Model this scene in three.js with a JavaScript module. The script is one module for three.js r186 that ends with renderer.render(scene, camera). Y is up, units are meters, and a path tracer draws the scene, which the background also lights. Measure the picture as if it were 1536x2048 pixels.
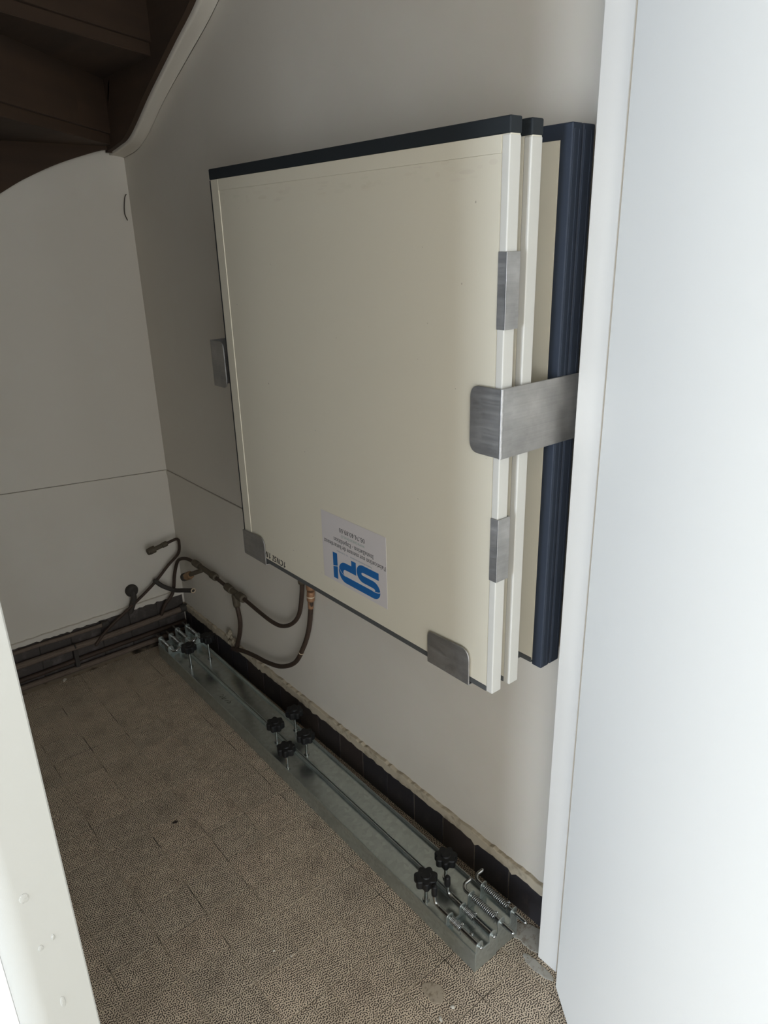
import * as THREE from 'three';
import { RoundedBoxGeometry } from 'three/addons/geometries/RoundedBoxGeometry.js';
import { RectAreaLightUniformsLib } from 'three/addons/lights/RectAreaLightUniformsLib.js';
import { mergeGeometries } from 'three/addons/utils/BufferGeometryUtils.js';

// ------------------------------------------------------------------ camera, light, exposure
const scene = new THREE.Scene();
scene.background = new THREE.Color(0x9fb4cc);
const camera = new THREE.PerspectiveCamera(70.33, 1536 / 2048, 0.02, 30);
camera.position.set(2.593, 1.5, 1.0458);
{
  const yaw = 0.8864, pit = 0.3616, rol = -0.0264;
  camera.lookAt(camera.position.x - Math.sin(yaw) * Math.cos(pit), 1.5 - Math.sin(pit), camera.position.z - Math.cos(yaw) * Math.cos(pit));
  camera.rotateZ(rol);
}
RectAreaLightUniformsLib.init();
const renderer = new THREE.WebGLRenderer({ antialias: true });
renderer.toneMapping = THREE.LinearToneMapping;
renderer.toneMappingExposure = 1.1;
renderer.shadowMap.enabled = true;
// daylight of the hallway: a glazed door in its end wall (z = 5) and two windows in its side wall (x = 4.5), each light as large as its panes
const WIN = [
  { x: 2.45, y: 1.1, z: 4.94, w: 1.0, h: 2.1, turn: 0, power: 21 },
  { x: 4.44, y: 1.35, z: 0.96, w: 1.6, h: 2.1, turn: Math.PI / 2, power: 2.85 },
  { x: 4.44, y: 1.35, z: 2.66, w: 1.6, h: 2.1, turn: Math.PI / 2, power: 3.5 },
];
for (const w of WIN) {
  const l = new THREE.RectAreaLight(new THREE.Color(...(w.turn ? [0.97, 0.98, 0.97] : [0.82, 0.96, 1.16])), w.power, w.w, w.h);
  l.position.set(w.x, w.y, w.z);
  l.lookAt(w.turn ? 0 : w.x, w.y, w.turn ? w.z : 0);
  scene.add(l);
}

// ------------------------------------------------------------------ helpers
let seed = 12345;
const rnd = () => { seed = (seed * 1664525 + 1013904223) >>> 0; return seed / 4294967296; };
const rr = (a, b) => a + (b - a) * rnd();
const used = {};
function numbered(n) { const k = used[n] = (used[n] ?? -1) + 1; return k ? `${n}_${String(k).padStart(3, '0')}` : n; }
function mesh(name, geo, mat, parent = scene, pos) {
  const g = Array.isArray(geo) ? mergeGeometries(geo.map(x => x.index ? x.toNonIndexed() : x)) : geo;
  const m = new THREE.Mesh(g, mat);
  m.name = parent === scene ? numbered(name) : name;
  m.castShadow = m.receiveShadow = true;
  if (pos) m.position.set(...pos);
  parent.add(m);
  return m;
}
function struct(name, geo, mat, pos) { const m = mesh(name, geo, mat, scene, pos); m.userData.kind = 'structure'; return m; }
function structGroup(name) { const g = new THREE.Group(); g.name = numbered(name); g.userData.kind = 'structure'; scene.add(g); return g; }
function tag(o, label, category, group) { o.userData = { label, category }; if (group) o.userData.group = group; return o; }
function thing(name, label, category, pos = [0, 0, 0], turn = 0, group) {
  const o = new THREE.Group(); o.name = numbered(name); scene.add(o);
  o.position.set(...pos); o.rotation.y = turn; return tag(o, label, category, group);
}
function uvm(g, ox = 0, oy = 0) {           // texture coordinates in metres on the face's own plane
  const q = g.index ? g.toNonIndexed() : g; const P = q.attributes.position, N = q.attributes.normal;
  const uv = new Float32Array(P.count * 2);
  for (let i = 0; i < P.count; i++) {
    const ax = Math.abs(N.getX(i)), ay = Math.abs(N.getY(i)), az = Math.abs(N.getZ(i));
    let u, v;
    if (ax >= ay && ax >= az) { u = P.getZ(i); v = P.getY(i); } else if (ay >= az) { u = P.getX(i); v = P.getZ(i); } else { u = P.getX(i); v = P.getY(i); }
    uv[2 * i] = u + ox; uv[2 * i + 1] = v + oy;
  }
  q.setAttribute('uv', new THREE.BufferAttribute(uv, 2)); return q;
}
function box(x0, x1, y0, y1, z0, z1, r = 0) {
  const w = x1 - x0, h = y1 - y0, d = z1 - z0;
  const g = r ? new RoundedBoxGeometry(w, h, d, 2, r) : new THREE.BoxGeometry(w, h, d);
  g.translate((x0 + x1) / 2, (y0 + y1) / 2, (z0 + z1) / 2);
  return uvm(g);
}
const V = a => new THREE.Vector3(...a);
function tube(pts, r, seg = 60, rad = 12, tension = 0.5) {
  return new THREE.TubeGeometry(new THREE.CatmullRomCurve3(pts.map(V), false, 'catmullrom', tension), seg, r, rad, false);
}
function caps(pts, r) {                     // closes the two ends of a tube
  const a = new THREE.SphereGeometry(r, 10, 6).translate(...pts[0]), b = new THREE.SphereGeometry(r, 10, 6).translate(...pts[pts.length - 1]);
  return [a, b];
}
function pipe(pts, r, seg, tension) { return [tube(pts, r, seg, 12, tension), ...caps(pts, r)]; }
function along(g, a, b) {                   // a geometry built along +y from 0 to |ab|, laid from a to b
  const A = V(a), d = V(b).sub(A); const q = new THREE.Quaternion().setFromUnitVectors(new THREE.Vector3(0, 1, 0), d.clone().normalize());
  return g.applyQuaternion(q).translate(A.x, A.y, A.z);
}
function rod(a, b, r, n = 14) { const L = V(a).distanceTo(V(b)); return along(new THREE.CylinderGeometry(r, r, L, n).translate(0, L / 2, 0), a, b); }
function lathe(a, b, prof, n = 16) {        // profile [[radius, t 0..1]...]
  const L = V(a).distanceTo(V(b)); return along(new THREE.LatheGeometry(prof.map(([r, t]) => new THREE.Vector2(r, t * L)), n), a, b);
}
function hexNut(a, b, r) { const L = V(a).distanceTo(V(b)); return along(new THREE.CylinderGeometry(r, r, L, 6).translate(0, L / 2, 0), a, b); }
function helix(a, b, R, r, turns) {
  const L = V(a).distanceTo(V(b)); const pts = [];
  for (let i = 0; i <= turns * 12; i++) { const t = i / 12 * Math.PI * 2; pts.push(new THREE.Vector3(Math.cos(t) * R, L * i / (turns * 12), Math.sin(t) * R)); }
  return along(new THREE.TubeGeometry(new THREE.CatmullRomCurve3(pts), turns * 12, r, 5, false), a, b);
}
function plate(pts, t, bevel = 0.0006) {    // outline [[x,y,(r)]...] in xy with rounded corners, extruded along +z
  const s = new THREE.Shape(); const n = pts.length;
  for (let i = 0; i < n; i++) {
    const p = pts[i], a = pts[(i + n - 1) % n], b = pts[(i + 1) % n], r = p[2] || 0;
    const da = Math.hypot(a[0] - p[0], a[1] - p[1]), db = Math.hypot(b[0] - p[0], b[1] - p[1]);
    const p1 = [p[0] + (a[0] - p[0]) / da * r, p[1] + (a[1] - p[1]) / da * r], p2 = [p[0] + (b[0] - p[0]) / db * r, p[1] + (b[1] - p[1]) / db * r];
    i ? s.lineTo(...p1) : s.moveTo(...p1);
    if (r) s.quadraticCurveTo(p[0], p[1], ...p2);
  }
  s.closePath();
  const g = new THREE.ExtrudeGeometry(s, { depth: t - 2 * bevel, bevelEnabled: bevel > 0, bevelThickness: bevel, bevelSize: bevel, bevelOffset: -bevel, bevelSegments: 1, curveSegments: 8 });
  g.translate(0, 0, bevel); return uvm(g);
}

// ------------------------------------------------------------------ textures
function dataTex(w, h, fn, srgb = false, repeat = [1, 1]) {
  const d = new Uint8Array(w * h * 4);
  for (let y = 0; y < h; y++) for (let x = 0; x < w; x++) {
    const c = fn(x, y); const i = 4 * (y * w + x);
    if (typeof c === 'number') d[i] = d[i + 1] = d[i + 2] = c; else { d[i] = c[0]; d[i + 1] = c[1]; d[i + 2] = c[2]; }
    d[i + 3] = 255;
  }
  const t = new THREE.DataTexture(d, w, h); t.wrapS = t.wrapT = THREE.RepeatWrapping;
  t.magFilter = THREE.LinearFilter; t.minFilter = THREE.LinearMipmapLinearFilter; t.generateMipmaps = true;
  if (srgb) t.colorSpace = THREE.SRGBColorSpace;
  t.repeat.set(...repeat); t.needsUpdate = true; return t;
}
function noiseField(N, per, oct, sd) {      // tileable value noise, 0..1
  const out = new Float32Array(N * N); let amp = 1, tot = 0; seed = sd;
  for (let o = 0; o < oct; o++) {
    const n = per << o, g = new Float32Array(n * n); for (let i = 0; i < n * n; i++) g[i] = rnd();
    for (let y = 0; y < N; y++) {
      const fy = y / N * n, y0 = Math.floor(fy), ty = fy - y0, sy = ty * ty * (3 - 2 * ty), ya = (y0 % n) * n, yb = ((y0 + 1) % n) * n;
      for (let x = 0; x < N; x++) {
        const fx = x / N * n, x0 = Math.floor(fx), tx = fx - x0, sx = tx * tx * (3 - 2 * tx), xa = x0 % n, xb = (x0 + 1) % n;
        const a = g[ya + xa] + (g[ya + xb] - g[ya + xa]) * sx, b = g[yb + xa] + (g[yb + xb] - g[yb + xa]) * sx;
        out[y * N + x] += amp * (a + (b - a) * sy);
      }
    }
    tot += amp; amp *= 0.55;
  }
  for (let i = 0; i < N * N; i++) out[i] /= tot; return out;
}
const nzA = noiseField(512, 4, 6, 11), nzB = noiseField(512, 16, 4, 29);
const mix = (a, b, t) => a.map((v, i) => v + (b[i] - v) * t);
const clamp01 = t => Math.max(0, Math.min(1, t));

// vermiculated floor tile: tan ground with short dark worms, 0.4 m to the repeat
const FN = 1024;
const worm = (() => {
  const f = new Float32Array(FN * FN); seed = 77;
  const waves = []; const K = 82;            // cycles per 0.4 m: about 4.9 mm wavelength
  while (waves.length < 56) { const a = rnd() * Math.PI * 2, k = K * rr(0.7, 1.35); waves.push([Math.round(Math.cos(a) * k), Math.round(Math.sin(a) * k), rnd() * Math.PI * 2]); }
  for (const [kx, ky, ph] of waves) {
    const cx = new Float32Array(FN), sx = new Float32Array(FN);
    for (let x = 0; x < FN; x++) { const t = 2 * Math.PI * kx * x / FN + ph; cx[x] = Math.cos(t); sx[x] = Math.sin(t); }
    for (let y = 0; y < FN; y++) { const t = 2 * Math.PI * ky * y / FN, c = Math.cos(t), s = Math.sin(t); for (let x = 0; x < FN; x++) f[y * FN + x] += cx[x] * c - sx[x] * s; }
  }
  const n = Math.sqrt(waves.length / 2); for (let i = 0; i < FN * FN; i++) f[i] /= n; return f;
})();
const tileMap = (light, dark) => dataTex(FN, FN, (x, y) => {
  const i = y * FN + x, q = (y >> 1) * 512 + (x >> 1);
  const t = clamp01((worm[i] - 0.05) / 0.42 + 1.1 * (nzB[q] - 0.5));
  const dirt = clamp01((nzA[q] - 0.5) * 3);
  return mix(mix(light, dark, t), [84, 70, 58], 0.2 * dirt);
}, true, [2.5, 2.5]);
const tileBump = dataTex(FN, FN, (x, y) => 200 - 70 * clamp01((worm[y * FN + x] - 0.1) / 0.4), false, [2.5, 2.5]);
const plasterBump = dataTex(512, 512, (x, y) => 255 * (0.65 * nzA[y * 512 + x] + 0.35 * nzB[y * 512 + x]), false, [1.1, 1.1]);
const plasterMap = (c, c2) => dataTex(512, 512, (x, y) => mix(c, c2, clamp01((nzA[y * 512 + x] - 0.42) * 2.6)), true, [0.7, 0.7]);
const galvMap = dataTex(512, 512, (() => {   // zinc spangle: small facets of slightly differing tone
  const pts = []; seed = 501; for (let i = 0; i < 700; i++) pts.push([rnd() * 512, rnd() * 512, rr(-1, 1)]);
  const cell = 32, grid = {}; pts.forEach(p => { const k = (p[0] / cell | 0) + '_' + (p[1] / cell | 0); (grid[k] ||= []).push(p); });
  return (x, y) => {
    let bd = 1e9, bv = 0; const cx = x / cell | 0, cy = y / cell | 0;
    for (let j = -1; j <= 1; j++) for (let i = -1; i <= 1; i++) for (const p of grid[((cx + i + 16) % 16) + '_' + ((cy + j + 16) % 16)] || []) {
      let dx = Math.abs(p[0] - x), dy = Math.abs(p[1] - y); dx = Math.min(dx, 512 - dx); dy = Math.min(dy, 512 - dy);
      const d = dx * dx + dy * dy; if (d < bd) { bd = d; bv = p[2]; }
    }
    return [190 + 8 * bv, 197 + 8 * bv, 194 + 8 * bv];
  };
})(), true, [4, 4]);
const brushRough = dataTex(512, 512, (x, y) => 95 + 60 * nzA[y * 512 + x] + 45 * nzB[((y * 7) % 512) * 512 + (x >> 4)], false, [6, 6]);
const steelMap = dataTex(512, 512, (x, y) => { const v = 182 + 26 * (nzA[y * 512 + x] - 0.5) * 2 + 14 * (nzB[((y * 5) % 512) * 512 + (x >> 4)] - 0.5); return [v + 2, v, v - 3]; }, true, [5, 5]);
const woodMap = dataTex(512, 512, (x, y) => {
  const g = nzA[((x >> 5) + y * 1) % 512 * 512 % (512 * 512) + ((x >> 4) % 512)], s = nzB[y * 512 + (x >> 4)], k = nzA[y * 512 + x];
  return mix([46, 34, 24], [88, 65, 46], clamp01(0.2 + 0.5 * s + 0.35 * (k - 0.5) + 0.2 * (g - 0.5)));
}, true, [1.2, 1.2]);
const grimeMap = (c, c2, thr, rep) => dataTex(512, 512, (x, y) => mix(c, c2, clamp01((0.6 * nzB[y * 512 + x] + 0.4 * nzA[y * 512 + x] - thr) * 5)), true, rep);

// ------------------------------------------------------------------ materials
const std = o => new THREE.MeshStandardMaterial({ roughness: 0.8, metalness: 0, ...o });
const M = {
  wall: std({ map: plasterMap([215, 208, 195], [221, 215, 203]), bumpMap: plasterBump, bumpScale: 0.0012, roughness: 0.75 }),
  hall: std({ color: 0xd9d7d2, roughness: 0.9 }),
  ceiling: std({ color: 0x8f8270, roughness: 0.95 }),
  cream: std({ map: grimeMap([186, 174, 152], [150, 138, 118], 0.48, [3, 3]), bumpMap: plasterBump, bumpScale: 0.004, roughness: 0.95 }),
  gloss: std({ color: 0xd6d3cc, roughness: 0.42, bumpMap: plasterBump, bumpScale: 0.0005 }),
  oldPaint: std({ color: 0xa5a49d, roughness: 0.5, bumpMap: plasterBump, bumpScale: 0.001 }),
  leaf: std({ color: 0xeeece5, roughness: 0.5 }),
  grout: std({ map: grimeMap([166, 151, 130], [44, 37, 31], 0.49, [1.3, 1.3]), roughness: 1 }),
  ivory: std({ color: 0xd6cfbc, roughness: 0.5 }),
  white: std({ color: 0xccc9c0, roughness: 0.45 }),
  seal: std({ color: 0x1a2024, roughness: 0.75 }),
  sealBlue: std({ color: 0x2a323f, roughness: 0.7 }),
  sealGrey: std({ color: 0x4b4c4b, roughness: 0.8 }),
  steel: std({ map: steelMap, roughnessMap: brushRough, roughness: 1, metalness: 1 }),
  galv: std({ map: galvMap, roughness: 0.24, metalness: 0.95 }),
  galvSide: std({ map: galvMap, roughness: 0.46, metalness: 0.95 }),
  zinc: std({ color: 0xb4b6b4, roughness: 0.26, metalness: 1 }),
  black: std({ color: 0x0a0b0d, roughness: 0.55 }),
  copperOld: std({ map: grimeMap([74, 58, 47], [48, 42, 37], 0.47, [9, 9]), roughness: 0.65, metalness: 0.25 }),
  copperDust: std({ map: grimeMap([112, 98, 86], [78, 66, 57], 0.5, [8, 8]), roughness: 0.9 }),
  fitting: std({ map: grimeMap([92, 83, 68], [62, 56, 48], 0.5, [12, 12]), roughness: 0.7, metalness: 0.2 }),
  brass: std({ map: grimeMap([150, 118, 86], [104, 84, 64], 0.5, [14, 14]), roughness: 0.65, metalness: 0.2 }),
  copper: std({ map: grimeMap([164, 124, 92], [112, 80, 58], 0.5, [16, 16]), roughness: 0.5, metalness: 0.35 }),
  solder: std({ color: 0xc9b59a, roughness: 0.5, metalness: 0.3 }),
  wood: std({ map: woodMap, bumpMap: plasterBump, bumpScale: 0.002, roughness: 0.85 }),
  iron: std({ color: 0x3c3732, roughness: 0.8 }),
  wire: std({ color: 0x4a443c, roughness: 0.8 }),
  crumb: std({ color: 0xc9c2b4, roughness: 1 }),
  dark: std({ color: 0x2b221c, roughness: 1 }),
  glow: new THREE.MeshStandardMaterial({ color: 0xeef2f5, roughness: 0.6, emissive: 0xe8f1fb, emissiveIntensity: 1 }),
  bare: std({ color: 0x4e463e, roughness: 0.95 }),
  crack: std({ color: 0x948d83, roughness: 1 }),
  pale: std({ map: grimeMap([172, 158, 138], [134, 120, 102], 0.5, [22, 22]), roughness: 1 }),
  mortar: std({ map: grimeMap([172, 168, 158], [140, 131, 118], 0.5, [14, 14]), bumpMap: plasterBump, bumpScale: 0.002, roughness: 1 }),
};
const floorTones = [
  tileMap([219, 202, 177], [64, 52, 43]), tileMap([216, 200, 176], [62, 51, 43]), tileMap([222, 204, 179], [66, 54, 45]),
].map(map => std({ map, bumpMap: tileBump, bumpScale: 0.0003, roughness: 0.62 }));
const skirtTones = [[0x36, 0x32, 0x32], [0x3d, 0x36, 0x34], [0x32, 0x30, 0x33]].map(([r, g, b], k) =>
  std({ map: grimeMap([r, g, b], [r + 14, g + 12, b + 10], 0.55, [5 + k, 5]), roughness: 0.32 }));

// ------------------------------------------------------------------ the shell: cupboard under the stairs and the hallway outside it
const DX0 = 1.897, DX1 = 1.946, CEIL = 3.2;
struct('wall_back', box(-0.12, 4.6, 0, CEIL, -0.12, 0), M.wall);
struct('wall_left', box(-0.12, 0, 0, CEIL, 0, 2.4), M.wall);
struct('wall_front', box(0, 1.846, 0, CEIL, 1.75, 1.85), M.bare);
struct('wall_door', [box(1.846, 1.908, 0, CEIL, 1.0188, 5.0), box(DX0, DX1, 2.5, CEIL, 0, 1.0188)], M.hall);
struct('ceiling', box(-0.12, 4.62, CEIL, CEIL + 0.12, -0.12, 5.12), M.ceiling);
let winNo = 0;
function windowWall(name, wins, u0, u1, place) {   // a wall with holes, built in its own plane (u along it, facing -z), and the windows in the holes
  const solid = []; let u = u0;
  for (const w of wins) {
    const x0 = w.u - w.w / 2, x1 = w.u + w.w / 2, y0 = w.y - w.h / 2, y1 = w.y + w.h / 2;
    solid.push(box(u, x0, 0, CEIL, 0, 0.12), box(x0, x1, 0, y0, 0, 0.12), box(x0, x1, y1, CEIL, 0, 0.12)); u = x1;
    const g = structGroup('window_' + ++winNo); place(g);
    const bar = (a, b, c, d) => mesh('window_frame', box(a, b, c, d, -0.01, 0.06, 0.003), M.white, g);
    bar(x0, x0 + 0.05, y0, y1); bar(x1 - 0.05, x1, y0, y1); bar(x0 + 0.05, x1 - 0.05, y0, y0 + 0.05); bar(x0 + 0.05, x1 - 0.05, y1 - 0.05, y1); bar(w.u - 0.03, w.u + 0.03, y0 + 0.05, y1 - 0.05);
    mesh('pane', box(x0 + 0.05, w.u - 0.03, y0 + 0.05, y1 - 0.05, 0.02, 0.03), M.glow, g);
    mesh('pane', box(w.u + 0.03, x1 - 0.05, y0 + 0.05, y1 - 0.05, 0.02, 0.03), M.glow, g);
  }
  solid.push(box(u, u1, 0, CEIL, 0, 0.12));
  place(struct(name, solid, M.hall));
}
windowWall('wall_window', [{ ...WIN[0], u: WIN[0].x }], -0.12, 4.62, o => o.position.set(0, 0, 5.0));
windowWall('wall_right', [{ ...WIN[2], u: -WIN[2].z }, { ...WIN[1], u: -WIN[1].z }], -5.0, 0, o => { o.rotation.y = Math.PI / 2; o.position.set(4.5, 0, 0); });
// floor: base with grout, and every tile on it
const floor = structGroup('floor');
mesh('floor_base', box(-0.12, 4.62, -0.12, -0.0012, -0.12, 5.12), M.grout, floor);
{
  const px = 0.1142, pz = 0.1155; seed = 4242; const shapes = [];
  for (let k = 0; k < 6; k++) { const g = new RoundedBoxGeometry(px - 0.0021, 0.012, pz - 0.0021, 1, 0.0007).translate(0, -0.006, 0); shapes.push(uvm(g, rnd() * 3, rnd() * 3)); }
  for (let i = -2; i < 20; i++) for (let j = -1; j < 9; j++) {
    const x = 0.283 + (i + 0.5) * px, z = 0.1165 + (j + 0.5) * pz;
    if (x < 0.02 || z < 0.02) continue;
    if (i > 16 && j > 3) continue;
    const t = mesh('floor_tile', shapes[rnd() * 6 | 0], floorTones[rnd() * 3 | 0], floor, [x, rr(-0.0004, 0), z]);
    t.rotation.x = rr(-0.002, 0.002); t.rotation.z = rr(-0.002, 0.002);
    if (rnd() < 0.5) t.rotation.y = Math.PI;
  }
}
// skirting tiles
const dustTones = [[0x4a, 0x43, 0x3f], [0x45, 0x3f, 0x3b]].map(c => std({ map: grimeMap(c, c.map(v => v + 22), 0.5, [4, 4]), roughness: 0.8 }));
function skirting(name, n, pitch, h, thick, place, tones = skirtTones) {
  const g = structGroup(name); seed = 99 + n;
  const sh = [0, 1, 2].map(k => uvm(new RoundedBoxGeometry(pitch - 0.003, h, thick, 1, 0.002).translate(0, h / 2, thick / 2), k * 0.7, k * 0.3));
  for (let i = 0; i < n; i++) { const t = mesh('skirting_tile', sh[rnd() * 3 | 0], tones[rnd() * tones.length | 0], g); place(t, i); }
  return g;
}
const bb = skirting('baseboard_back', 16, 0.1123, 0.098, 0.009, (t, i) => t.position.set(0.1256 + 0.1123 * i, 0, rr(0, 0.0012)));
for (const [x, w] of [[0.041, 0.05], [1.8815, 0.026]]) mesh('skirting_tile', box(x - w / 2, x + w / 2, 0, 0.098, 0, 0.009, 0.002), skirtTones[0], bb);   // cut tiles at both ends
mesh('mortar_joint', box(0.012, 1.896, 0, 0.095, 0, 0.0065), M.cream, bb);
const bl = skirting('baseboard_left', 8, 0.1118, 0.165, 0.010, (t, i) => { t.rotation.y = Math.PI / 2; t.position.set(rr(0, 0.001), 0, 0.066 + 0.1118 * i); }, dustTones);
mesh('mortar_joint', box(0, 0.007, 0, 0.16, 0.01, 0.92), M.iron, bl);
// uneven bead of plaster where the wall render runs onto the skirting tiles
function bead(len, h, d, sd) {
  const n = Math.round(len / 0.012); seed = sd; const top = [], bot = [];
  for (let i = 0; i <= n; i++) { top.push([i / n * len, h * rr(0.85, 1.1)]); bot.push([i / n * len, -rr(0, 0.006) - (rnd() < 0.06 ? 0.007 : 0)]); }
  const s = new THREE.Shape(); [...top, ...bot.reverse()].forEach((p, i) => i ? s.lineTo(...p) : s.moveTo(...p));
  return uvm(new THREE.ExtrudeGeometry(s, { depth: d, bevelEnabled: true, bevelSize: 0.002, bevelThickness: 0.003, bevelSegments: 2 }));
}
struct('trim_1', bead(1.89, 0.02, 0.008, 5), M.cream, [0.005, 0.1, 0.0]);
{ const t = struct('trim_2', bead(0.9, 0.012, 0.008, 8), M.wall, [0, 0.168, 0.91]); t.rotation.y = Math.PI / 2; }
// slim painted-over strip across both walls
{
  const slant = (y, h, d) => { const g = new THREE.BoxGeometry(d, h, 0.72), P = g.attributes.position; for (let i = 0; i < P.count; i++) P.setY(i, P.getY(i) + y + (P.getZ(i) + 0.36) * 0.069); return uvm(g.translate(d / 2, 0, 0.36)); };
  const a = structGroup('trim_3'), b = structGroup('trim_4');
  mesh('strip', slant(0.6785, 0.016, 0.006), M.wall, a); mesh('crack', slant(0.6872, 0.0017, 0.0012), M.crack, a);
  mesh('strip', box(0.006, 1.0, 0.6705, 0.6865, 0, 0.005, 0.001), M.wall, b); mesh('crack', box(0.006, 1.0, 0.6866, 0.6882, 0, 0.0012), M.crack, b);
}
// door frame: right post, left post with rounded architrave, head
struct('trim_5', box(DX0, DX1, 0, 2.5, 0, 0.0715, 0.0015), M.gloss);
struct('trim_6', (() => {
  const s = new THREE.Shape(); s.moveTo(0, 0.0015); s.lineTo(0, 0.0705); s.lineTo(0.024, 0.0705); s.absarc(0.024, 0.0455, 0.025, Math.PI / 2, 0, true); s.lineTo(0.049, 0.0015); s.lineTo(0.0475, 0); s.closePath();
  const g = new THREE.ExtrudeGeometry(s, { depth: 2.5, bevelEnabled: false, curveSegments: 14 });
  g.rotateX(Math.PI / 2);                     // shape y -> z, depth -> -y
  g.translate(DX0, 2.5, 0.948); return uvm(g);
})(), M.oldPaint);
// paint chips and runs on the left post
{
  const chip = (y, z, w, h) => { const g = new THREE.SphereGeometry(1, 10, 8).scale(0.0009, h, w); mesh('paint_blister', g, M.oldPaint, scene.children.find(o => o.name === 'trim_6'), [DX1, y, z]); };
  chip(0.83, 0.985, 0.003, 0.004); chip(0.835, 0.972, 0.002, 0.004); chip(0.745, 0.978, 0.003, 0.008); chip(0.7, 0.985, 0.0025, 0.014); chip(0.685, 0.979, 0.002, 0.009); chip(0.9, 0.988, 0.005, 0.006);
}
// open door leaf
{
  const g = structGroup('door_1'); const ang = -Math.atan2(0.578, 0.816);
  g.position.set(1.968, 0, 0.1015); g.rotation.y = ang;
  mesh('door_panel', box(0, 0.82, 0.006, 2.45, -0.04, 0, 0.002), M.leaf, g);
  mesh('door_handle', [rod([0.76, 1.0, 0], [0.76, 1.0, 0.045], 0.009), rod([0.765, 1.0, 0.045], [0.66, 1.0, 0.045], 0.009)], M.zinc, g);
}

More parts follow.
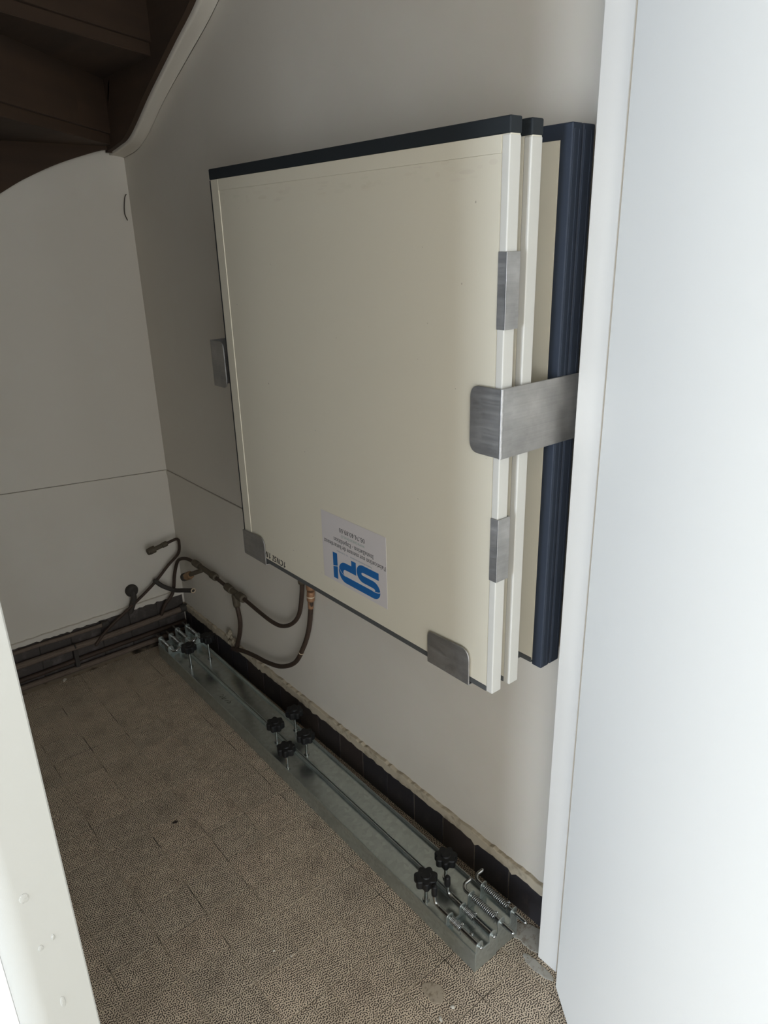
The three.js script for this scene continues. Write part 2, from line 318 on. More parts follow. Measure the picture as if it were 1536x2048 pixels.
// ------------------------------------------------------------------ winder staircase overhead
{
  const g = thing('winder_staircase', 'dark brown wooden winder stairs seen from below above the corner', 'staircase');
  const C = [0.8, 0.8], T = 0.028, RIS = 0.18;
  const edge = deg => { const a = deg * Math.PI / 180, c = Math.cos(a), s = Math.sin(a), r = Math.min(0.795 / Math.max(c, 1e-6), 0.795 / Math.max(s, 1e-6)); return [C[0] - r * c, C[1] - r * s]; };
  const slab = (poly, y0, t) => { const s = new THREE.Shape(); poly.forEach(([x, z], i) => i ? s.lineTo(x, z) : s.moveTo(x, z)); const q = new THREE.ExtrudeGeometry(s, { depth: t, bevelEnabled: true, bevelSize: 0.002, bevelThickness: 0.002, bevelSegments: 1, bevelOffset: -0.002 }); q.rotateX(Math.PI / 2); q.translate(0, y0 + t, 0); return uvm(q); };
  const angs = [0, 22.5, 45, 64, 90]; const y0 = 1.617;
  for (let k = 0; k < 4; k++) {
    const A = edge(angs[k] - 1.5), B = edge(angs[k + 1]); const poly = [C, A]; if (angs[k] < 45 && angs[k + 1] > 45) poly.push([0.005, 0.005]); poly.push(B);
    mesh('tread', slab(poly, y0 + RIS * k, T), M.wood, g);
    const a = angs[k + 1] * Math.PI / 180, L = Math.hypot(B[0] - C[0], B[1] - C[1]);
    const r = box(0.02, L - 0.004, y0 + RIS * k + T, y0 + RIS * (k + 1), -0.011, 0.011, 0.002).rotateY(0);
    r.rotateY(Math.PI - -(-a)); const m = mesh('riser', r, M.wood, g, [C[0], 0, C[1]]);
  }
  for (let k = 0; k < 3; k++) {              // straight flights leaving the corner, up along the back wall and down along the left wall
    const x = 0.8 + 0.24 * k, y = y0 + RIS * (4 + k);
    mesh('tread', box(x - 0.02, x + 0.24, y, y + T, 0.005, 0.8, 0.003), M.wood, g);
    mesh('riser', box(x + 0.229, x + 0.251, y + T, y + RIS, 0.03, 0.79), M.wood, g);
  }
  for (let k = 0; k < 2; k++) {
    const z = 0.8 + 0.24 * k, y = y0 - RIS * (k + 1);
    mesh('tread', box(0.032, 0.8, y, y + T, z, z + 0.26, 0.003), M.wood, g);
    mesh('riser', box(0.032, 0.79, y + T, y + RIS, z - 0.011, z + 0.011), M.wood, g);
  }
  mesh('newel_post', box(0.78, 0.87, 0.9, 2.9, 0.78, 0.87, 0.006), M.wood, g);
  // wall string along the left wall
  const s = new THREE.Shape(); const low = [[0.012, 1.784], [0.05, 1.785], [0.09, 1.78], [0.21, 1.743], [0.31, 1.702], [0.40, 1.655], [0.6, 1.535], [0.85, 1.37], [1.3, 1.05]];
  s.moveTo(...low[0]); s.splineThru(low.slice(1).map(p => new THREE.Vector2(...p))); s.lineTo(1.3, 1.4); s.lineTo(0.8, 1.75); s.lineTo(0.4, 2.0); s.lineTo(0.012, 2.03); s.closePath();
  const q = new THREE.ExtrudeGeometry(s, { depth: 0.024, bevelEnabled: true, bevelSize: 0.003, bevelThickness: 0.003, bevelSegments: 2, bevelOffset: -0.003, curveSegments: 40 });
  q.rotateY(-Math.PI / 2); q.translate(0.029, 0, 0); mesh('stringer', uvm(q), M.wood, g);
  // plastered wall string along the back wall: a cove whose lower face turns up to the wood
  const wl = [[0.0, 1.765], [0.118, 1.778], [0.2, 1.805], [0.36, 1.886], [0.53, 1.96], [0.70, 2.036], [0.9, 2.155], [1.4, 2.47]];
  const fr = [[0.0, 1.772], [0.10, 1.785], [0.182, 1.8], [0.374, 1.894], [0.564, 1.982], [0.71, 2.05], [0.9, 2.185], [1.4, 2.5]];
  const cw = new THREE.CatmullRomCurve3(wl.map(p => new THREE.Vector3(p[0], p[1], 0))), cf = new THREE.CatmullRomCurve3(fr.map(p => new THREE.Vector3(p[0], p[1], 0.048)));
  const pos = [], uv = [], idx = []; const n = 60;
  for (let i = 0; i <= n; i++) {
    const a = cw.getPoint(i / n), b = cf.getPoint(i / n); a.z = 0.001;
    for (let j = 0; j <= 6; j++) { const t = j / 6, q = new THREE.Vector3((a.x + b.x) / 2, b.y - 0.003, 0.001), p = a.clone().multiplyScalar((1 - t) ** 2).addScaledVector(q, 2 * t * (1 - t)).addScaledVector(b, t * t); pos.push(p.x, p.y, p.z); uv.push(p.x, t * 0.06); }
    pos.push(b.x, b.y + 0.35, 0.048); uv.push(b.x, 0.3); pos.push(a.x, a.y + 0.35, 0.001); uv.push(a.x, 0.4);
  }
  const w = 9; for (let i = 0; i < n; i++) for (let j = 0; j < w; j++) { const a = i * w + j, b = i * w + (j + 1) % w, c = a + w, d = b + w; idx.push(a, c, b, b, c, d); }
  const cg = new THREE.BufferGeometry(); cg.setAttribute('position', new THREE.Float32BufferAttribute(pos, 3)); cg.setAttribute('uv', new THREE.Float32BufferAttribute(uv, 2)); cg.setIndex(idx); cg.computeVertexNormals();
  const cove = mesh('plastered_stringer', cg, M.wall, g); cove.userData.label = 'off-white plastered stringer';
  // dark board on the plastered stringer's face
  const fs = new THREE.Shape(); const fp = cf.getPoints(50); fp.forEach((p, i) => i ? fs.lineTo(p.x, p.y + 0.004) : fs.moveTo(0.03, p.y + 0.004)); [...fp].reverse().forEach(p => fs.lineTo(Math.max(0.03, p.x), p.y + 0.33)); fs.closePath();
  mesh('stringer', uvm(new THREE.ExtrudeGeometry(fs, { depth: 0.016, bevelEnabled: false }).translate(0, 0, 0.0485)), M.wood, g);
}

// ------------------------------------------------------------------ the four flood panels hung on the wall
const PX0 = 1.004, PX1 = 1.868, PY0 = 0.739, PY1 = 1.648;
function canvasTex(w, h, draw) {
  const c = document.createElement('canvas'); c.width = w; c.height = h; const x = c.getContext('2d'); draw(x, w, h);
  const t = new THREE.CanvasTexture(c); t.colorSpace = THREE.SRGBColorSpace; t.anisotropy = 8; return t;
}
function facePlane(x0, x1, y0, y1, z, t) {  // thin sheet with its print on the front face (uv 0..1)
  const g = new THREE.BoxGeometry(x1 - x0, y1 - y0, t); g.translate((x0 + x1) / 2, (y0 + y1) / 2, z + t / 2); return g;
}
const IV = '#d6cfbc';
const skinMap = canvasTex(1640, 1704, (c, w, h) => {  // 2000 px to the metre: skin 1.044..1.853 x 0.751..1.603
  c.fillStyle = IV; c.fillRect(0, 0, w, h);
  seed = 31; for (let i = 0; i < 34; i++) { const s = rr(0.8, 2.6); c.fillStyle = `rgba(90,80,66,${rr(0.15, 0.5)})`; c.beginPath(); c.ellipse(rnd() * w, rnd() * h, s, s * rr(0.6, 1.4), 0, 0, 7); c.fill(); }
  for (let i = 0; i < 60; i++) { c.fillStyle = `rgba(128,116,98,${rr(0.015, 0.05)})`; c.beginPath(); c.ellipse(rnd() * w, rnd() * 60, rr(8, 40), rr(2, 8), 0, 0, 7); c.fill(); }
  c.save(); c.translate(318, h - 14); c.rotate(Math.PI + 0.02); c.fillStyle = '#15120f'; c.font = 'bold italic 44px sans-serif'; c.fillText('1CNSI 1M53', 0, 22); c.restore();
});
const labelMap = canvasTex(1104, 784, (c, w, h) => {
  c.fillStyle = '#c9c3c1'; c.fillRect(0, 0, w, h);
  c.save(); c.translate(w, h); c.rotate(Math.PI);   // the sheet hangs upside down
  const B = '#0f5c9a';
  c.lineJoin = 'miter'; c.lineCap = 'butt'; c.strokeStyle = B; c.lineWidth = 82;
  // letter S
  c.beginPath(); c.moveTo(470, 82); c.lineTo(235, 82); c.bezierCurveTo(122, 82, 122, 197, 235, 197); c.lineTo(380, 197); c.bezierCurveTo(482, 197, 482, 313, 380, 313); c.lineTo(128, 313); c.stroke();
  // letter P, its bowl long and running on as the first stroke of the S
  c.beginPath(); c.moveTo(548, 345); c.lineTo(548, 238); c.lineTo(690, 238); c.bezierCurveTo(806, 238, 806, 82, 690, 82); c.lineTo(466, 82); c.stroke();
  // letter I with its slanted cut
  c.fillStyle = B; c.fillRect(838, 41, 82, 304);
  c.strokeStyle = '#c9c3c1'; c.lineWidth = 9; c.beginPath(); c.moveTo(826, 200); c.lineTo(930, 176); c.stroke();
  // thin white lines where the strokes part
  c.lineWidth = 8; c.beginPath(); c.moveTo(104, 150); c.quadraticCurveTo(150, 118, 235, 124); c.stroke();
  c.lineWidth = 6; c.beginPath(); c.moveTo(700, 122); c.quadraticCurveTo(775, 130, 812, 190); c.stroke();
  c.fillStyle = '#5d6f80'; c.font = '25px serif'; c.textAlign = 'center';
  c.fillText('Solution Protection Inondation  -  S.A. 2i Batardeau', 540, 388);
  c.fillStyle = '#2b2b2d'; c.font = '58px serif'; c.strokeStyle = '#2b2b2d'; c.lineWidth = 1.6; c.fillText('Fabrication sur mesure de batardeaux', 540, 460); c.strokeText('Fabrication sur mesure de batardeaux', 540, 460);
  c.font = '60px serif'; c.fillText('Installation - Expédition', 545, 528); c.strokeText('Installation - Expédition', 545, 528);
  c.fillStyle = '#7b9186'; c.font = '46px serif'; c.fillText('www.batardeau.fr', 552, 588);
  c.fillStyle = '#2b2b2d'; c.font = '66px serif'; c.fillText('06.74.40.89.60', 560, 660); c.strokeText('06.74.40.89.60', 560, 660);
  c.restore();
});
const skinMat = std({ map: skinMap, roughness: 0.5 }), labelMat = std({ map: labelMap, roughness: 0.75 });
const paperSide = std({ color: 0xc6c0be });

function panel(z0, z1, label, flip) {
  // flip false: black seal on top and left; flip true: blue seal on top and right
  const t = thing('flood_barrier', label, 'panel', [flip ? 0.0025 : 0, 0, 0], 0);
  const seal = flip ? M.sealBlue : M.seal;
  const cx0 = PX0 + 0.006, cx1 = PX1 - (flip ? 0.006 : 0.0005);
  mesh('panel_core', box(cx0, cx1, PY0 + 0.006, PY1 - 0.004, z0 + 0.0015, z1 - 0.0015, 0.001), M.ivory, t);
  mesh('top_seal', box(PX0, PX1 + (flip ? 0 : 0.0005), 1.626, PY1, z0 - 0.0004, z1 + 0.0004, 0.0025), seal, t);
  mesh('bottom_seal', box(PX0 + 0.004, PX1 - (flip ? 0.024 : 0.0145), PY0, PY0 + 0.0115, z0, z1, 0.002), M.sealGrey, t);
  if (flip) {
    mesh('side_seal', [box(1.8455, PX1, PY0 - 0.002, 1.6295, z0, z1, 0.0025), box(1.866, PX1 + 0.0005, PY0, 1.64, z0 + 0.003, z0 + 0.009, 0.001), box(1.866, PX1 + 0.0005, PY0, 1.64, z1 - 0.009, z1 - 0.003, 0.001)], seal, t);
    mesh('edge_profile', box(PX0 + 0.004, PX0 + 0.022, PY0 + 0.012, 1.6255, z0, z1), M.white, t);
    mesh('face_sheet', box(PX0 + 0.0225, 1.845, PY0 + 0.012, 1.6255, z1 - 0.0015, z1), M.ivory, t);
  } else {
    mesh('side_seal', box(PX0, PX0 + 0.0085, PY0, 1.6255, z0 - 0.0004, z1 + 0.0004, 0.002), seal, t);
    mesh('edge_profile', box(1.8535, PX1, PY0 + 0.001, 1.6255, z0, z1, 0.0022), M.white, t);
  }
  return t;
}
const ZS = [[0.196, 0.2195], [0.151, 0.1745], [0.0645, 0.088], [0.035, 0.0625]];
const p1 = panel(...ZS[0], 'ivory flood panel in front, with paper sign and black top and left seal', false);
// front face of panel 1: proud frame strips and the skin between them
mesh('face_frame', [box(PX0 + 0.0085, 1.0435, 0.751, 1.6255, 0.2175, 0.2208), box(1.0435, 1.8532, 1.603, 1.6255, 0.2175, 0.2203)], M.ivory, p1);
{ const g = facePlane(1.0436, 1.8532, 0.7508, 1.6028, 0.2175, 0.0016); mesh('face_sheet', g, [M.ivory, M.ivory, M.ivory, M.ivory, skinMat, M.ivory], p1); }
{ const g = facePlane(1.364, 1.5835, 0.7955, 0.953, 0.2192, 0.0004); mesh('paper_sign', g, [paperSide, paperSide, paperSide, paperSide, labelMat, paperSide], p1).userData.label = 'white paper sign with blue letters, hung upside down'; }
const clipGeo = (y0, y1) => [box(1.8545, 1.8712, y0, y1, 0.2198, 0.2216, 0.0007), box(1.8688, 1.8712, y0, y1, 0.193, 0.2216, 0.0009), box(1.858, 1.8712, y0, y1, 0.1925, 0.1945, 0.0007)];
mesh('edge_clip', clipGeo(1.3686, 1.4767), M.steel, p1).userData.label = 'longer stainless clip on the right edge';
mesh('edge_clip', clipGeo(0.9601, 1.0715), M.steel, p1).userData.label = 'lower stainless clip on the right edge';
const p2 = panel(...ZS[1], 'second flood panel from the front, white right edge and black top seal', false);
mesh('face_sheet', box(PX0 + 0.0085, 1.8532, 0.751, 1.6255, 0.1729, 0.1745), M.ivory, p2);
panel(...ZS[2], 'third flood panel, ivory face with dark blue seal down its right edge', true);
panel(...ZS[3], 'rearmost flood panel against the wall, only its dark blue edge showing', true);

// brackets on the wall
{
  const r = thing('wall_bracket', 'stainless bracket wrapping around the right edges of the panels', 'bracket');
  mesh('arm', box(1.8715, 1.8745, 1.1735, 1.2835, 0.0, 0.2245, 0.001), M.steel, r);
  mesh('lip', plate([[1.808, 1.1745, 0.02], [1.873, 1.1745, 0], [1.873, 1.2825, 0], [1.808, 1.2825, 0.02]], 0.003).translate(0, 0, 0.2225), M.steel, r);
  mesh('bend', new THREE.CylinderGeometry(0.0034, 0.0034, 0.1085, 12).translate(1.8715, 1.2285, 0.2225), M.steel, r);
  mesh('wall_flange', box(1.8718, 1.896, 1.1735, 1.2835, 0.0, 0.003, 0.001), M.steel, r);
  const l = thing('wall_bracket', 'dark stainless bracket showing beyond the left edge of the front panel', 'bracket');
  mesh('arm', box(0.93, 0.933, 1.165, 1.2765, 0.0, 0.2225, 0.001), M.steel, l);
  mesh('lip', plate([[0.9305, 1.165, 0], [0.995, 1.165, 0.02], [0.995, 1.2765, 0.02], [0.9305, 1.2765, 0]], 0.003).translate(0, 0, 0.2195), M.steel, l);
  mesh('wall_flange', box(0.87, 0.93, 1.165, 1.2765, 0.0, 0.003, 0.001), M.steel, l);
}
for (const [x0, x1, lab, rl] of [[1.006, 1.1125, 'bottom bracket holding the lower left corner of the panels', 0.002], [1.707, 1.8165, 'bottom bracket under the lower right end of the panels', 0.012]]) {
  const b = thing('support_bracket', 'stainless ' + lab, 'bracket');
  mesh('lip', plate([[x0, 0.735, 0.002], [x1, 0.735, 0.002], [x1, 0.8085, 0.024], [x0, 0.802, rl]], 0.003, 0.0008).translate(0, 0, 0.2225), M.steel, b);
  mesh('shelf', box(x0, x1, 0.7345, 0.737, 0, 0.224, 0.001), M.steel, b);
  mesh('wall_flange', box(x0, x1, 0.737, 0.8, 0, 0.003, 0.001), M.steel, b);
}

// ------------------------------------------------------------------ two galvanised post channels lying on the floor
function starKnob() {
  const s = new THREE.Shape(); const n = 7;
  for (let i = 0; i <= 84; i++) { const a = i / 84 * Math.PI * 2, r = 0.0226 + 0.003 * Math.cos(n * a); i ? s.lineTo(r * Math.cos(a), r * Math.sin(a)) : s.moveTo(r, 0); }
  const head = new THREE.ExtrudeGeometry(s, { depth: 0.014, bevelEnabled: true, bevelSize: 0.0025, bevelThickness: 0.004, bevelSegments: 3 }).rotateX(-Math.PI / 2);
  const hub = new THREE.CylinderGeometry(0.0105, 0.009, 0.014, 16).translate(0, -0.008, 0), top = new THREE.CylinderGeometry(0.011, 0.013, 0.003, 20).translate(0, 0.0188, 0);
  return [head, hub, top].map(g => g.index ? g.toNonIndexed() : g);
}
const knobGeo = mergeGeometries(starKnob());
function makePost(label, L, pos, turn, knobs, pinY, kinds) {
  const t = thing('flood_post', label, 'channel', pos, turn);
  const W = 0.034, H = 0.055;                 // half width, flange height
  const side = s => box(0, L, 0, H, s > 0 ? W - 0.003 : -W, s > 0 ? W : -W + 0.003, 0.001);
  mesh('flange', side(1), M.galvSide, t); mesh('flange', side(-1), M.galvSide, t);
  mesh('web', box(0.0035, L - 0.0035, 0.0425, 0.0455, -W + 0.003, W - 0.003), M.galv, t);
  const ear = (h, y0) => { const q = []; for (const z of [-0.0205, 0.0205]) { q.push([z - 0.0105, 0.053, 0], [z - 0.0105, h, 0.0095], [z + 0.0105, h, 0.0095], [z + 0.0105, 0.053, 0]); } return [[-W + 0.0031, y0, 0], [-W + 0.0031, 0.053, 0], ...q, [W - 0.0031, 0.053, 0], [W - 0.0031, y0, 0]]; };
  const guide = x => plate(ear(pinY + 0.012, x < 0.01 || x > L - 0.01 ? 0.001 : 0.0455).reverse(), 0.003).rotateY(-Math.PI / 2).translate(x + 0.003, 0, 0);
  for (const x of [0.0002, 0.092, L - 0.095, L - 0.0032]) mesh('guide_plate', guide(x), M.galvSide, t);
  let ki = 0;
  for (const [end, s] of [[0, 1], [L, -1]]) for (const z of [-0.0205, 0.0205]) {   // two locking pins at each end
    const k = kinds[ki++], r = 0.0046, X = d => end + s * d;
    const inner = k === 'cap' ? [[X(0.128), pinY, z], [X(0.138), pinY + 0.004, z], [X(0.143), pinY + 0.014, z], [X(0.144), pinY + 0.026, z]] : [[X(0.1), pinY, z], [X(0.114), pinY, z - 0.001], [X(0.123), pinY + 0.003, z - 0.01], [X(0.121), pinY + 0.009, z - 0.024]];
    const tip = [X(-k_out(k)), pinY, z];
    const pin = mesh('locking_pin', [rod([X(-k_out(k) + 0.003), pinY, z], inner[0], r), tube(inner, r, 16, 12), new THREE.SphereGeometry(r, 12, 8).translate(X(-k_out(k) + 0.003), pinY, z), new THREE.SphereGeometry(r, 12, 8).translate(...inner[3])], M.zinc, t);
    const sp = k === 'cap' ? [0.058, 0.088, 9] : [0.02, 0.088, 15];
    mesh('spring', helix([X(sp[0]), pinY, z], [X(sp[1]), pinY, z], 0.0074, 0.0012, sp[2]), M.zinc, pin);
    mesh('split_pin', [rod([X(sp[0] - 0.002), pinY - 0.014, z + 0.004], [X(sp[0] - 0.002), pinY + 0.01, z - 0.003], 0.0012, 6), new THREE.TorusGeometry(0.0035, 0.001, 5, 10).translate(X(sp[0] - 0.002), pinY + 0.012, z - 0.003)], M.zinc, pin);
    if (k === 'cap') { const c = inner[3]; mesh('cap', lathe([c[0], c[1] - 0.002, c[2]], [c[0], c[1] + 0.026, c[2]], [[0.0, 0], [0.0068, 0], [0.0072, 0.2], [0.0068, 0.85], [0.005, 0.97], [0, 1]]), M.black, pin); }
  }
  for (const x of [0.045, L - 0.045]) mesh('rivet', new THREE.SphereGeometry(0.006, 12, 8, 0, Math.PI * 2, 0, Math.PI / 2).scale(1, 0.7, 1).translate(x, 0.0455, 0.0), M.zinc, t);
  for (const [x, z, h] of knobs) {
    const k = mesh('star_knob', knobGeo, M.black, t, [x, 0.0455 + h, z]); k.rotation.y = x * 9;
    mesh('stud', [new THREE.CylinderGeometry(0.0042, 0.0042, h + 0.002, 12).translate(0, -h / 2 - 0.004, 0), new THREE.CylinderGeometry(0.0085, 0.0085, 0.0045, 6).translate(0, -h + 0.0026, 0)], M.zinc, k);
  }
  return t;
}
function k_out(k) { return k === 'cap' ? 0.006 : k === 'long' ? 0.036 : 0.045; }
{
  const L = 1.7, turn = -Math.atan(0.0135);
  const frontPost = makePost('galvanised steel post channel lying nearer the room, with rubber-capped pins', L, [0.133, 0, 0.1475], turn, [[1.522, 0.016, 0.056], [0.798, -0.016, 0.056], [0.922, 0.022, 0.06], [0.22, 0.0, 0.07]], 0.068, ['far', 'far', 'cap', 'cap']);
  makePost('galvanised steel post channel lying against the skirting tiles, with bare bent pins', L, [0.131, 0, 0.0768], turn, [[1.509, 0.008, 0.053], [0.788, -0.022, 0.058], [0.91, 0.016, 0.057], [0.22, -0.006, 0.08]], 0.08, ['far', 'far', 'long', 'long']);
  // felt-pen scribble on the web
  const s = [[[0, 0], [0.012, 0.008], [0.004, 0.016]], [[0.018, 0], [0.02, 0.016], [0.03, 0.004]], [[0.036, 0.014], [0.044, 0.002]], [[0.05, 0.012], [0.06, 0.006], [0.052, 0]]];
  mesh('ink_mark', s.map(pts => tube(pts.map(([a, b]) => [0.46 + a, 0.0455, -0.006 + b]), 0.0008, 8, 5)), M.black, frontPost).userData.label = 'black ink scribble';
}

// ------------------------------------------------------------------ old pipework in the corner
const nut = (a, b, r) => hexNut(a, b, r);
const ring = (a, b, r) => lathe(a, b, [[0, 0], [r * 0.9, 0], [r, 0.15], [r, 0.85], [r * 0.9, 1], [0, 1]]);
{
  // pipes along the left wall
  const a = thing('heating_pipe', 'dusty brown pipe along the left wall running into the corner', 'pipe');
  mesh('run', pipe([[0.03, 0.104, 1.7], [0.03, 0.105, 0.66], [0.03, 0.102, 0.37], [0.03, 0.104, 0.17], [0.028, 0.108, 0.02]], 0.0115, 60), M.copperDust, a);
  mesh('end_socket', ring([0.028, 0.108, 0.034], [0.028, 0.11, 0.004], 0.016), M.iron, a);
  const b = thing('heating_pipe', 'lowest grey-brown pipe on the floor against the left wall', 'pipe');
  mesh('run', pipe([[0.024, 0.0115, 1.7], [0.024, 0.0115, 0.66], [0.026, 0.0115, 0.46], [0.026, 0.0115, 0.2], [0.026, 0.0115, 0.02]], 0.0105, 50), M.copperDust, b);
  const b2 = thing('heating_pipe', 'second dark pipe just above the pipe on the floor', 'pipe');
  mesh('run', pipe([[0.022, 0.04, 1.7], [0.022, 0.041, 0.7], [0.022, 0.045, 0.4], [0.022, 0.046, 0.02]], 0.009, 50), M.copperOld, b2);
  const c = thing('heating_pipe', 'topmost thin pipe on the left wall, cut short at a clamp', 'pipe');
  mesh('run', pipe([[0.026, 0.155, 1.7], [0.026, 0.157, 0.66], [0.026, 0.154, 0.5], [0.026, 0.152, 0.325]], 0.007, 40), M.copperDust, c);
  mesh('clamp', ring([0.026, 0.153, 0.345], [0.026, 0.152, 0.318], 0.011), M.iron, c);
  const d = thing('pipe_bracket', 'dark iron pipe bracket standing between the two lower pipes', 'bracket');
  mesh('upright', box(0.012, 0.036, 0.02, 0.1, 0.447, 0.463, 0.002), M.iron, d);
  mesh('saddle', new THREE.TorusGeometry(0.0125, 0.003, 6, 16, Math.PI).translate(0.03, 0.104, 0.455), M.iron, d);
  // copper line rising from the clamp to the stop-end fitting
  const e = thing('copper_pipe', 'bent copper pipe in the corner ending in a capped stop fitting, with a short stub', 'pipe');
  mesh('run', pipe([[0.05, 0.094, 0.384], [0.04, 0.137, 0.327], [0.034, 0.215, 0.19], [0.034, 0.262, 0.12], [0.036, 0.314, 0.062], [0.05, 0.36, 0.018], [0.06, 0.41, 0.014], [0.062, 0.424, 0.022], [0.06, 0.422, 0.039], [0.06, 0.416, 0.07]], 0.0056, 90), M.copperOld, e);
  mesh('sleeve', [ring([0.06, 0.4175, 0.062], [0.06, 0.4135, 0.084], 0.0105), ring([0.06, 0.4145, 0.08], [0.06, 0.4075, 0.117], 0.0085)], M.fitting, e);
  mesh('cap_nut', [nut([0.06, 0.4085, 0.113], [0.06, 0.4045, 0.134], 0.0155), ring([0.06, 0.405, 0.132], [0.06, 0.403, 0.143], 0.0125)], M.fitting, e);
  mesh('stub', pipe([[0.038, 0.268, 0.122], [0.05, 0.247, 0.104], [0.055, 0.228, 0.08], [0.075, 0.22, 0.06], [0.13, 0.237, 0.05], [0.215, 0.268, 0.05]], 0.0085, 50), M.iron, e).userData.label = 'thick dark stub, open at its end';
  mesh('end_ring', new THREE.TorusGeometry(0.008, 0.0022, 8, 16).rotateY(Math.PI / 2).translate(0.222, 0.27, 0.05), M.solder, e);
  // line with tees
  const g = thing('copper_pipe', 'copper pipe with two tee fittings and a lower loop rising behind the front panel', 'pipe');
  mesh('run', pipe([[0.036, 0.118, 0.115], [0.04, 0.155, 0.098], [0.042, 0.197, 0.06], [0.042, 0.268, 0.043], [0.05, 0.31, 0.034], [0.08, 0.345, 0.032], [0.145, 0.371, 0.03], [0.215, 0.379, 0.03], [0.3, 0.379, 0.03], [0.363, 0.379, 0.03], [0.491, 0.37, 0.03], [0.595, 0.368, 0.03], [0.691, 0.359, 0.03], [0.77, 0.356, 0.03], [0.83, 0.367, 0.03], [0.891, 0.402, 0.03], [0.935, 0.454, 0.03], [0.958, 0.533, 0.03], [0.965, 0.592, 0.03], [0.968, 0.72, 0.022]], 0.0066, 160), M.copperOld, g);
  mesh('tee', [ring([0.215, 0.379, 0.03], [0.262, 0.379, 0.03], 0.0125), ring([0.255, 0.379, 0.03], [0.375, 0.379, 0.03], 0.0095), ring([0.355, 0.379, 0.03], [0.392, 0.378, 0.03], 0.0135), ring([0.3, 0.379, 0.034], [0.235, 0.345, 0.06], 0.0085)], M.fitting, g);
  mesh('brass_nut', [nut([0.238, 0.344, 0.058], [0.212, 0.331, 0.066], 0.0155)], M.brass, g).userData.label = 'worn brass nut';
  mesh('end_cap', ring([0.214, 0.332, 0.065], [0.196, 0.323, 0.071], 0.0155), M.iron, g);
  mesh('tee', [ring([0.465, 0.372, 0.03], [0.505, 0.369, 0.03], 0.0135), ring([0.5, 0.37, 0.03], [0.56, 0.368, 0.03], 0.0105), ring([0.548, 0.368, 0.03], [0.588, 0.368, 0.03], 0.0145), ring([0.525, 0.365, 0.03], [0.531, 0.318, 0.03], 0.0125)], M.fitting, g);
  mesh('branch', pipe([[0.528, 0.33, 0.03], [0.538, 0.295, 0.03], [0.542, 0.262, 0.03], [0.534, 0.225, 0.03], [0.518, 0.185, 0.03], [0.497, 0.15, 0.028], [0.48, 0.118, 0.024]], 0.0078, 50), M.copperOld, g);
  mesh('collar', [ring([0.9635, 0.565, 0.03], [0.9665, 0.61, 0.03], 0.013)], M.fitting, g);
  mesh('loop', pipe([[0.46, 0.118, 0.03], [0.545, 0.146, 0.03], [0.626, 0.164, 0.03], [0.71, 0.178, 0.03], [0.801, 0.206, 0.03], [0.888, 0.262, 0.03], [0.944, 0.341, 0.03], [0.979, 0.413, 0.03], [0.999, 0.49, 0.03], [1.007, 0.56, 0.03], [1.01, 0.72, 0.022]], 0.0074, 110), M.copperOld, g);
  mesh('copper_joint', [ring([1.0, 0.497, 0.03], [1.003, 0.527, 0.03], 0.0085)], M.copper, g);
  mesh('joint_collar', [ring([1.003, 0.523, 0.03], [1.006, 0.556, 0.03], 0.0118), ring([1.006, 0.56, 0.03], [1.008, 0.6, 0.03], 0.0135)], M.copper, g);
  mesh('solder_ring', ring([1.0035, 0.536, 0.03], [1.004, 0.541, 0.03], 0.0128), M.solder, g); mesh('solder_ring', ring([0.929, 0.316, 0.03], [0.931, 0.319, 0.03], 0.0084), M.solder, g);
  // round wall box on the left wall
  const k = thing('pipe_rosette', 'round dark pipe rosette on the left wall above the pipes', 'rosette');
  mesh('cover', lathe([0, 0.244, 0.207], [0.024, 0.244, 0.207], [[0.0, 0], [0.024, 0], [0.025, 0.4], [0.02, 0.85], [0.012, 1], [0, 1]], 24), M.iron, k);
  mesh('stub', pipe([[0.018, 0.24, 0.207], [0.03, 0.215, 0.212], [0.026, 0.17, 0.23]], 0.011, 20), M.iron, k);
  // cable loop in the corner
  tag(mesh('cable', pipe([[0.001, 1.655, 0.01], [0.012, 1.645, 0.02], [0.018, 1.62, 0.028], [0.012, 1.595, 0.028], [0.002, 1.575, 0.018]], 0.0016, 30), M.wire), 'thin dark cable loop poking out of the corner below the stairs', 'cable');
  // frayed tow and plaster where the branch enters the wall
  const m = thing('plaster_scrap', 'pale crumpled plaster scrap beside the pipe at the skirting', 'debris', [0.437, 0.1, 0.014]);
  seed = 61; const lumps = []; for (let i = 0; i < 9; i++) { const q = new THREE.IcosahedronGeometry(rr(0.007, 0.015), 1); const P = q.attributes.position; for (let j = 0; j < P.count; j++) P.setXYZ(j, P.getX(j) * rr(0.75, 1.2), P.getY(j) * rr(0.75, 1.3), P.getZ(j) * 0.7); q.computeVertexNormals(); lumps.push(q.translate(rr(-0.022, 0.02), 0.012 + i * 0.0065, rr(0, 0.01))); }
  mesh('lump', lumps, M.cream, m);
}
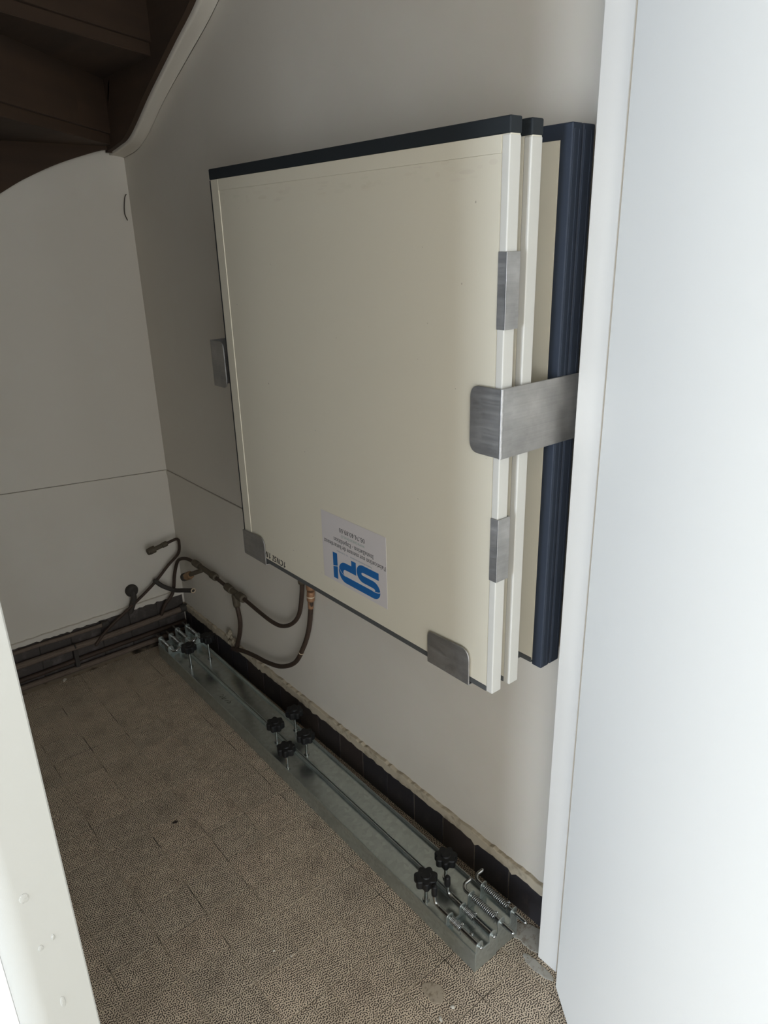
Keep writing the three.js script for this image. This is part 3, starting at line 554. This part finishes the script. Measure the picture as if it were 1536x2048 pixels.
// crumbs and smears on the floor
{
  seed = 88;
  const chip = (x, z, sx, sy, sz, mat, name, label, cat) => { const g = new THREE.IcosahedronGeometry(1, 1); const P = g.attributes.position; const h = {}; for (let j = 0; j < P.count; j++) { const k = [P.getX(j), P.getY(j), P.getZ(j)].map(v => v.toFixed(3)).join(); const s = h[k] ??= rr(0.7, 1.15); P.setXYZ(j, P.getX(j) * s, P.getY(j) * s, P.getZ(j) * s); } g.computeVertexNormals(); g.scale(sx, sy, sz); g.rotateY(rr(0, 3)); const m = mesh(name, g, mat, scene, [x, sy * 0.75, z]); tag(m, label, cat); };
  chip(0.06, 0.518, 0.012, 0.005, 0.006, M.crumb, 'plaster_crumb', 'white plaster crumb on the floor beside the lowest pipe', 'debris');
  chip(0.989, 0.51, 0.008, 0.003, 0.005, M.dark, 'dirt_crumb', 'dark brown crumb in the middle of the floor', 'debris');
  chip(1.855, 0.295, 0.005, 0.003, 0.004, M.crumb, 'plaster_crumb', 'pale crumb on the floor between channel end and door leaf', 'debris');
  chip(1.857, 0.331, 0.007, 0.003, 0.003, M.crumb, 'plaster_crumb', 'pale elongated crumb nearest the bottom edge of the photo', 'debris');
  chip(1.501, 0.509, 0.003, 0.002, 0.003, M.crumb, 'plaster_crumb', 'tiny pale crumb left of the middle of the near floor', 'debris');
  chip(1.538, 0.487, 0.004, 0.0018, 0.0015, M.crumb, 'plaster_crumb', 'tiny pale splinter just right of the tiny pale crumb', 'debris');
  const smear = (x, z, rx, rz, label, sd, mat = M.mortar) => {
    seed = sd; const s = new THREE.Shape(); const n = 40, ph = [rnd() * 6, rnd() * 6, rnd() * 6];
    for (let i = 0; i < n; i++) { const a = i / n * Math.PI * 2, r = 1 + 0.16 * Math.sin(2 * a + ph[0]) + 0.12 * Math.sin(3 * a + ph[1]) + 0.08 * Math.sin(7 * a + ph[2]) + rr(-0.05, 0.05); i ? s.lineTo(rx * r * Math.cos(a), rz * r * Math.sin(a)) : s.moveTo(rx * r * Math.cos(a), rz * r * Math.sin(a)); }
    s.closePath(); const g = new THREE.ExtrudeGeometry(s, { depth: 0.0008, bevelEnabled: true, bevelSize: 0.004, bevelThickness: 0.0006, bevelSegments: 2 }).rotateX(-Math.PI / 2); g.translate(0, 0.0004, 0);
    tag(mesh('mortar_smear', uvm(g), mat, scene, [x, 0, z]), label, 'mortar');
  };
  smear(1.912, 0.092, 0.03, 0.008, 'narrow pale grey mortar smear along the foot of the door post', 9);
  smear(1.806, 0.302, 0.02, 0.017, 'pale round worn spot on the floor in front of the channel ends', 14, M.pale);
  smear(1.852, 0.047, 0.032, 0.028, 'grey mortar smear on the floor between channel ends and door post', 3);
}
renderer.render(scene, camera);
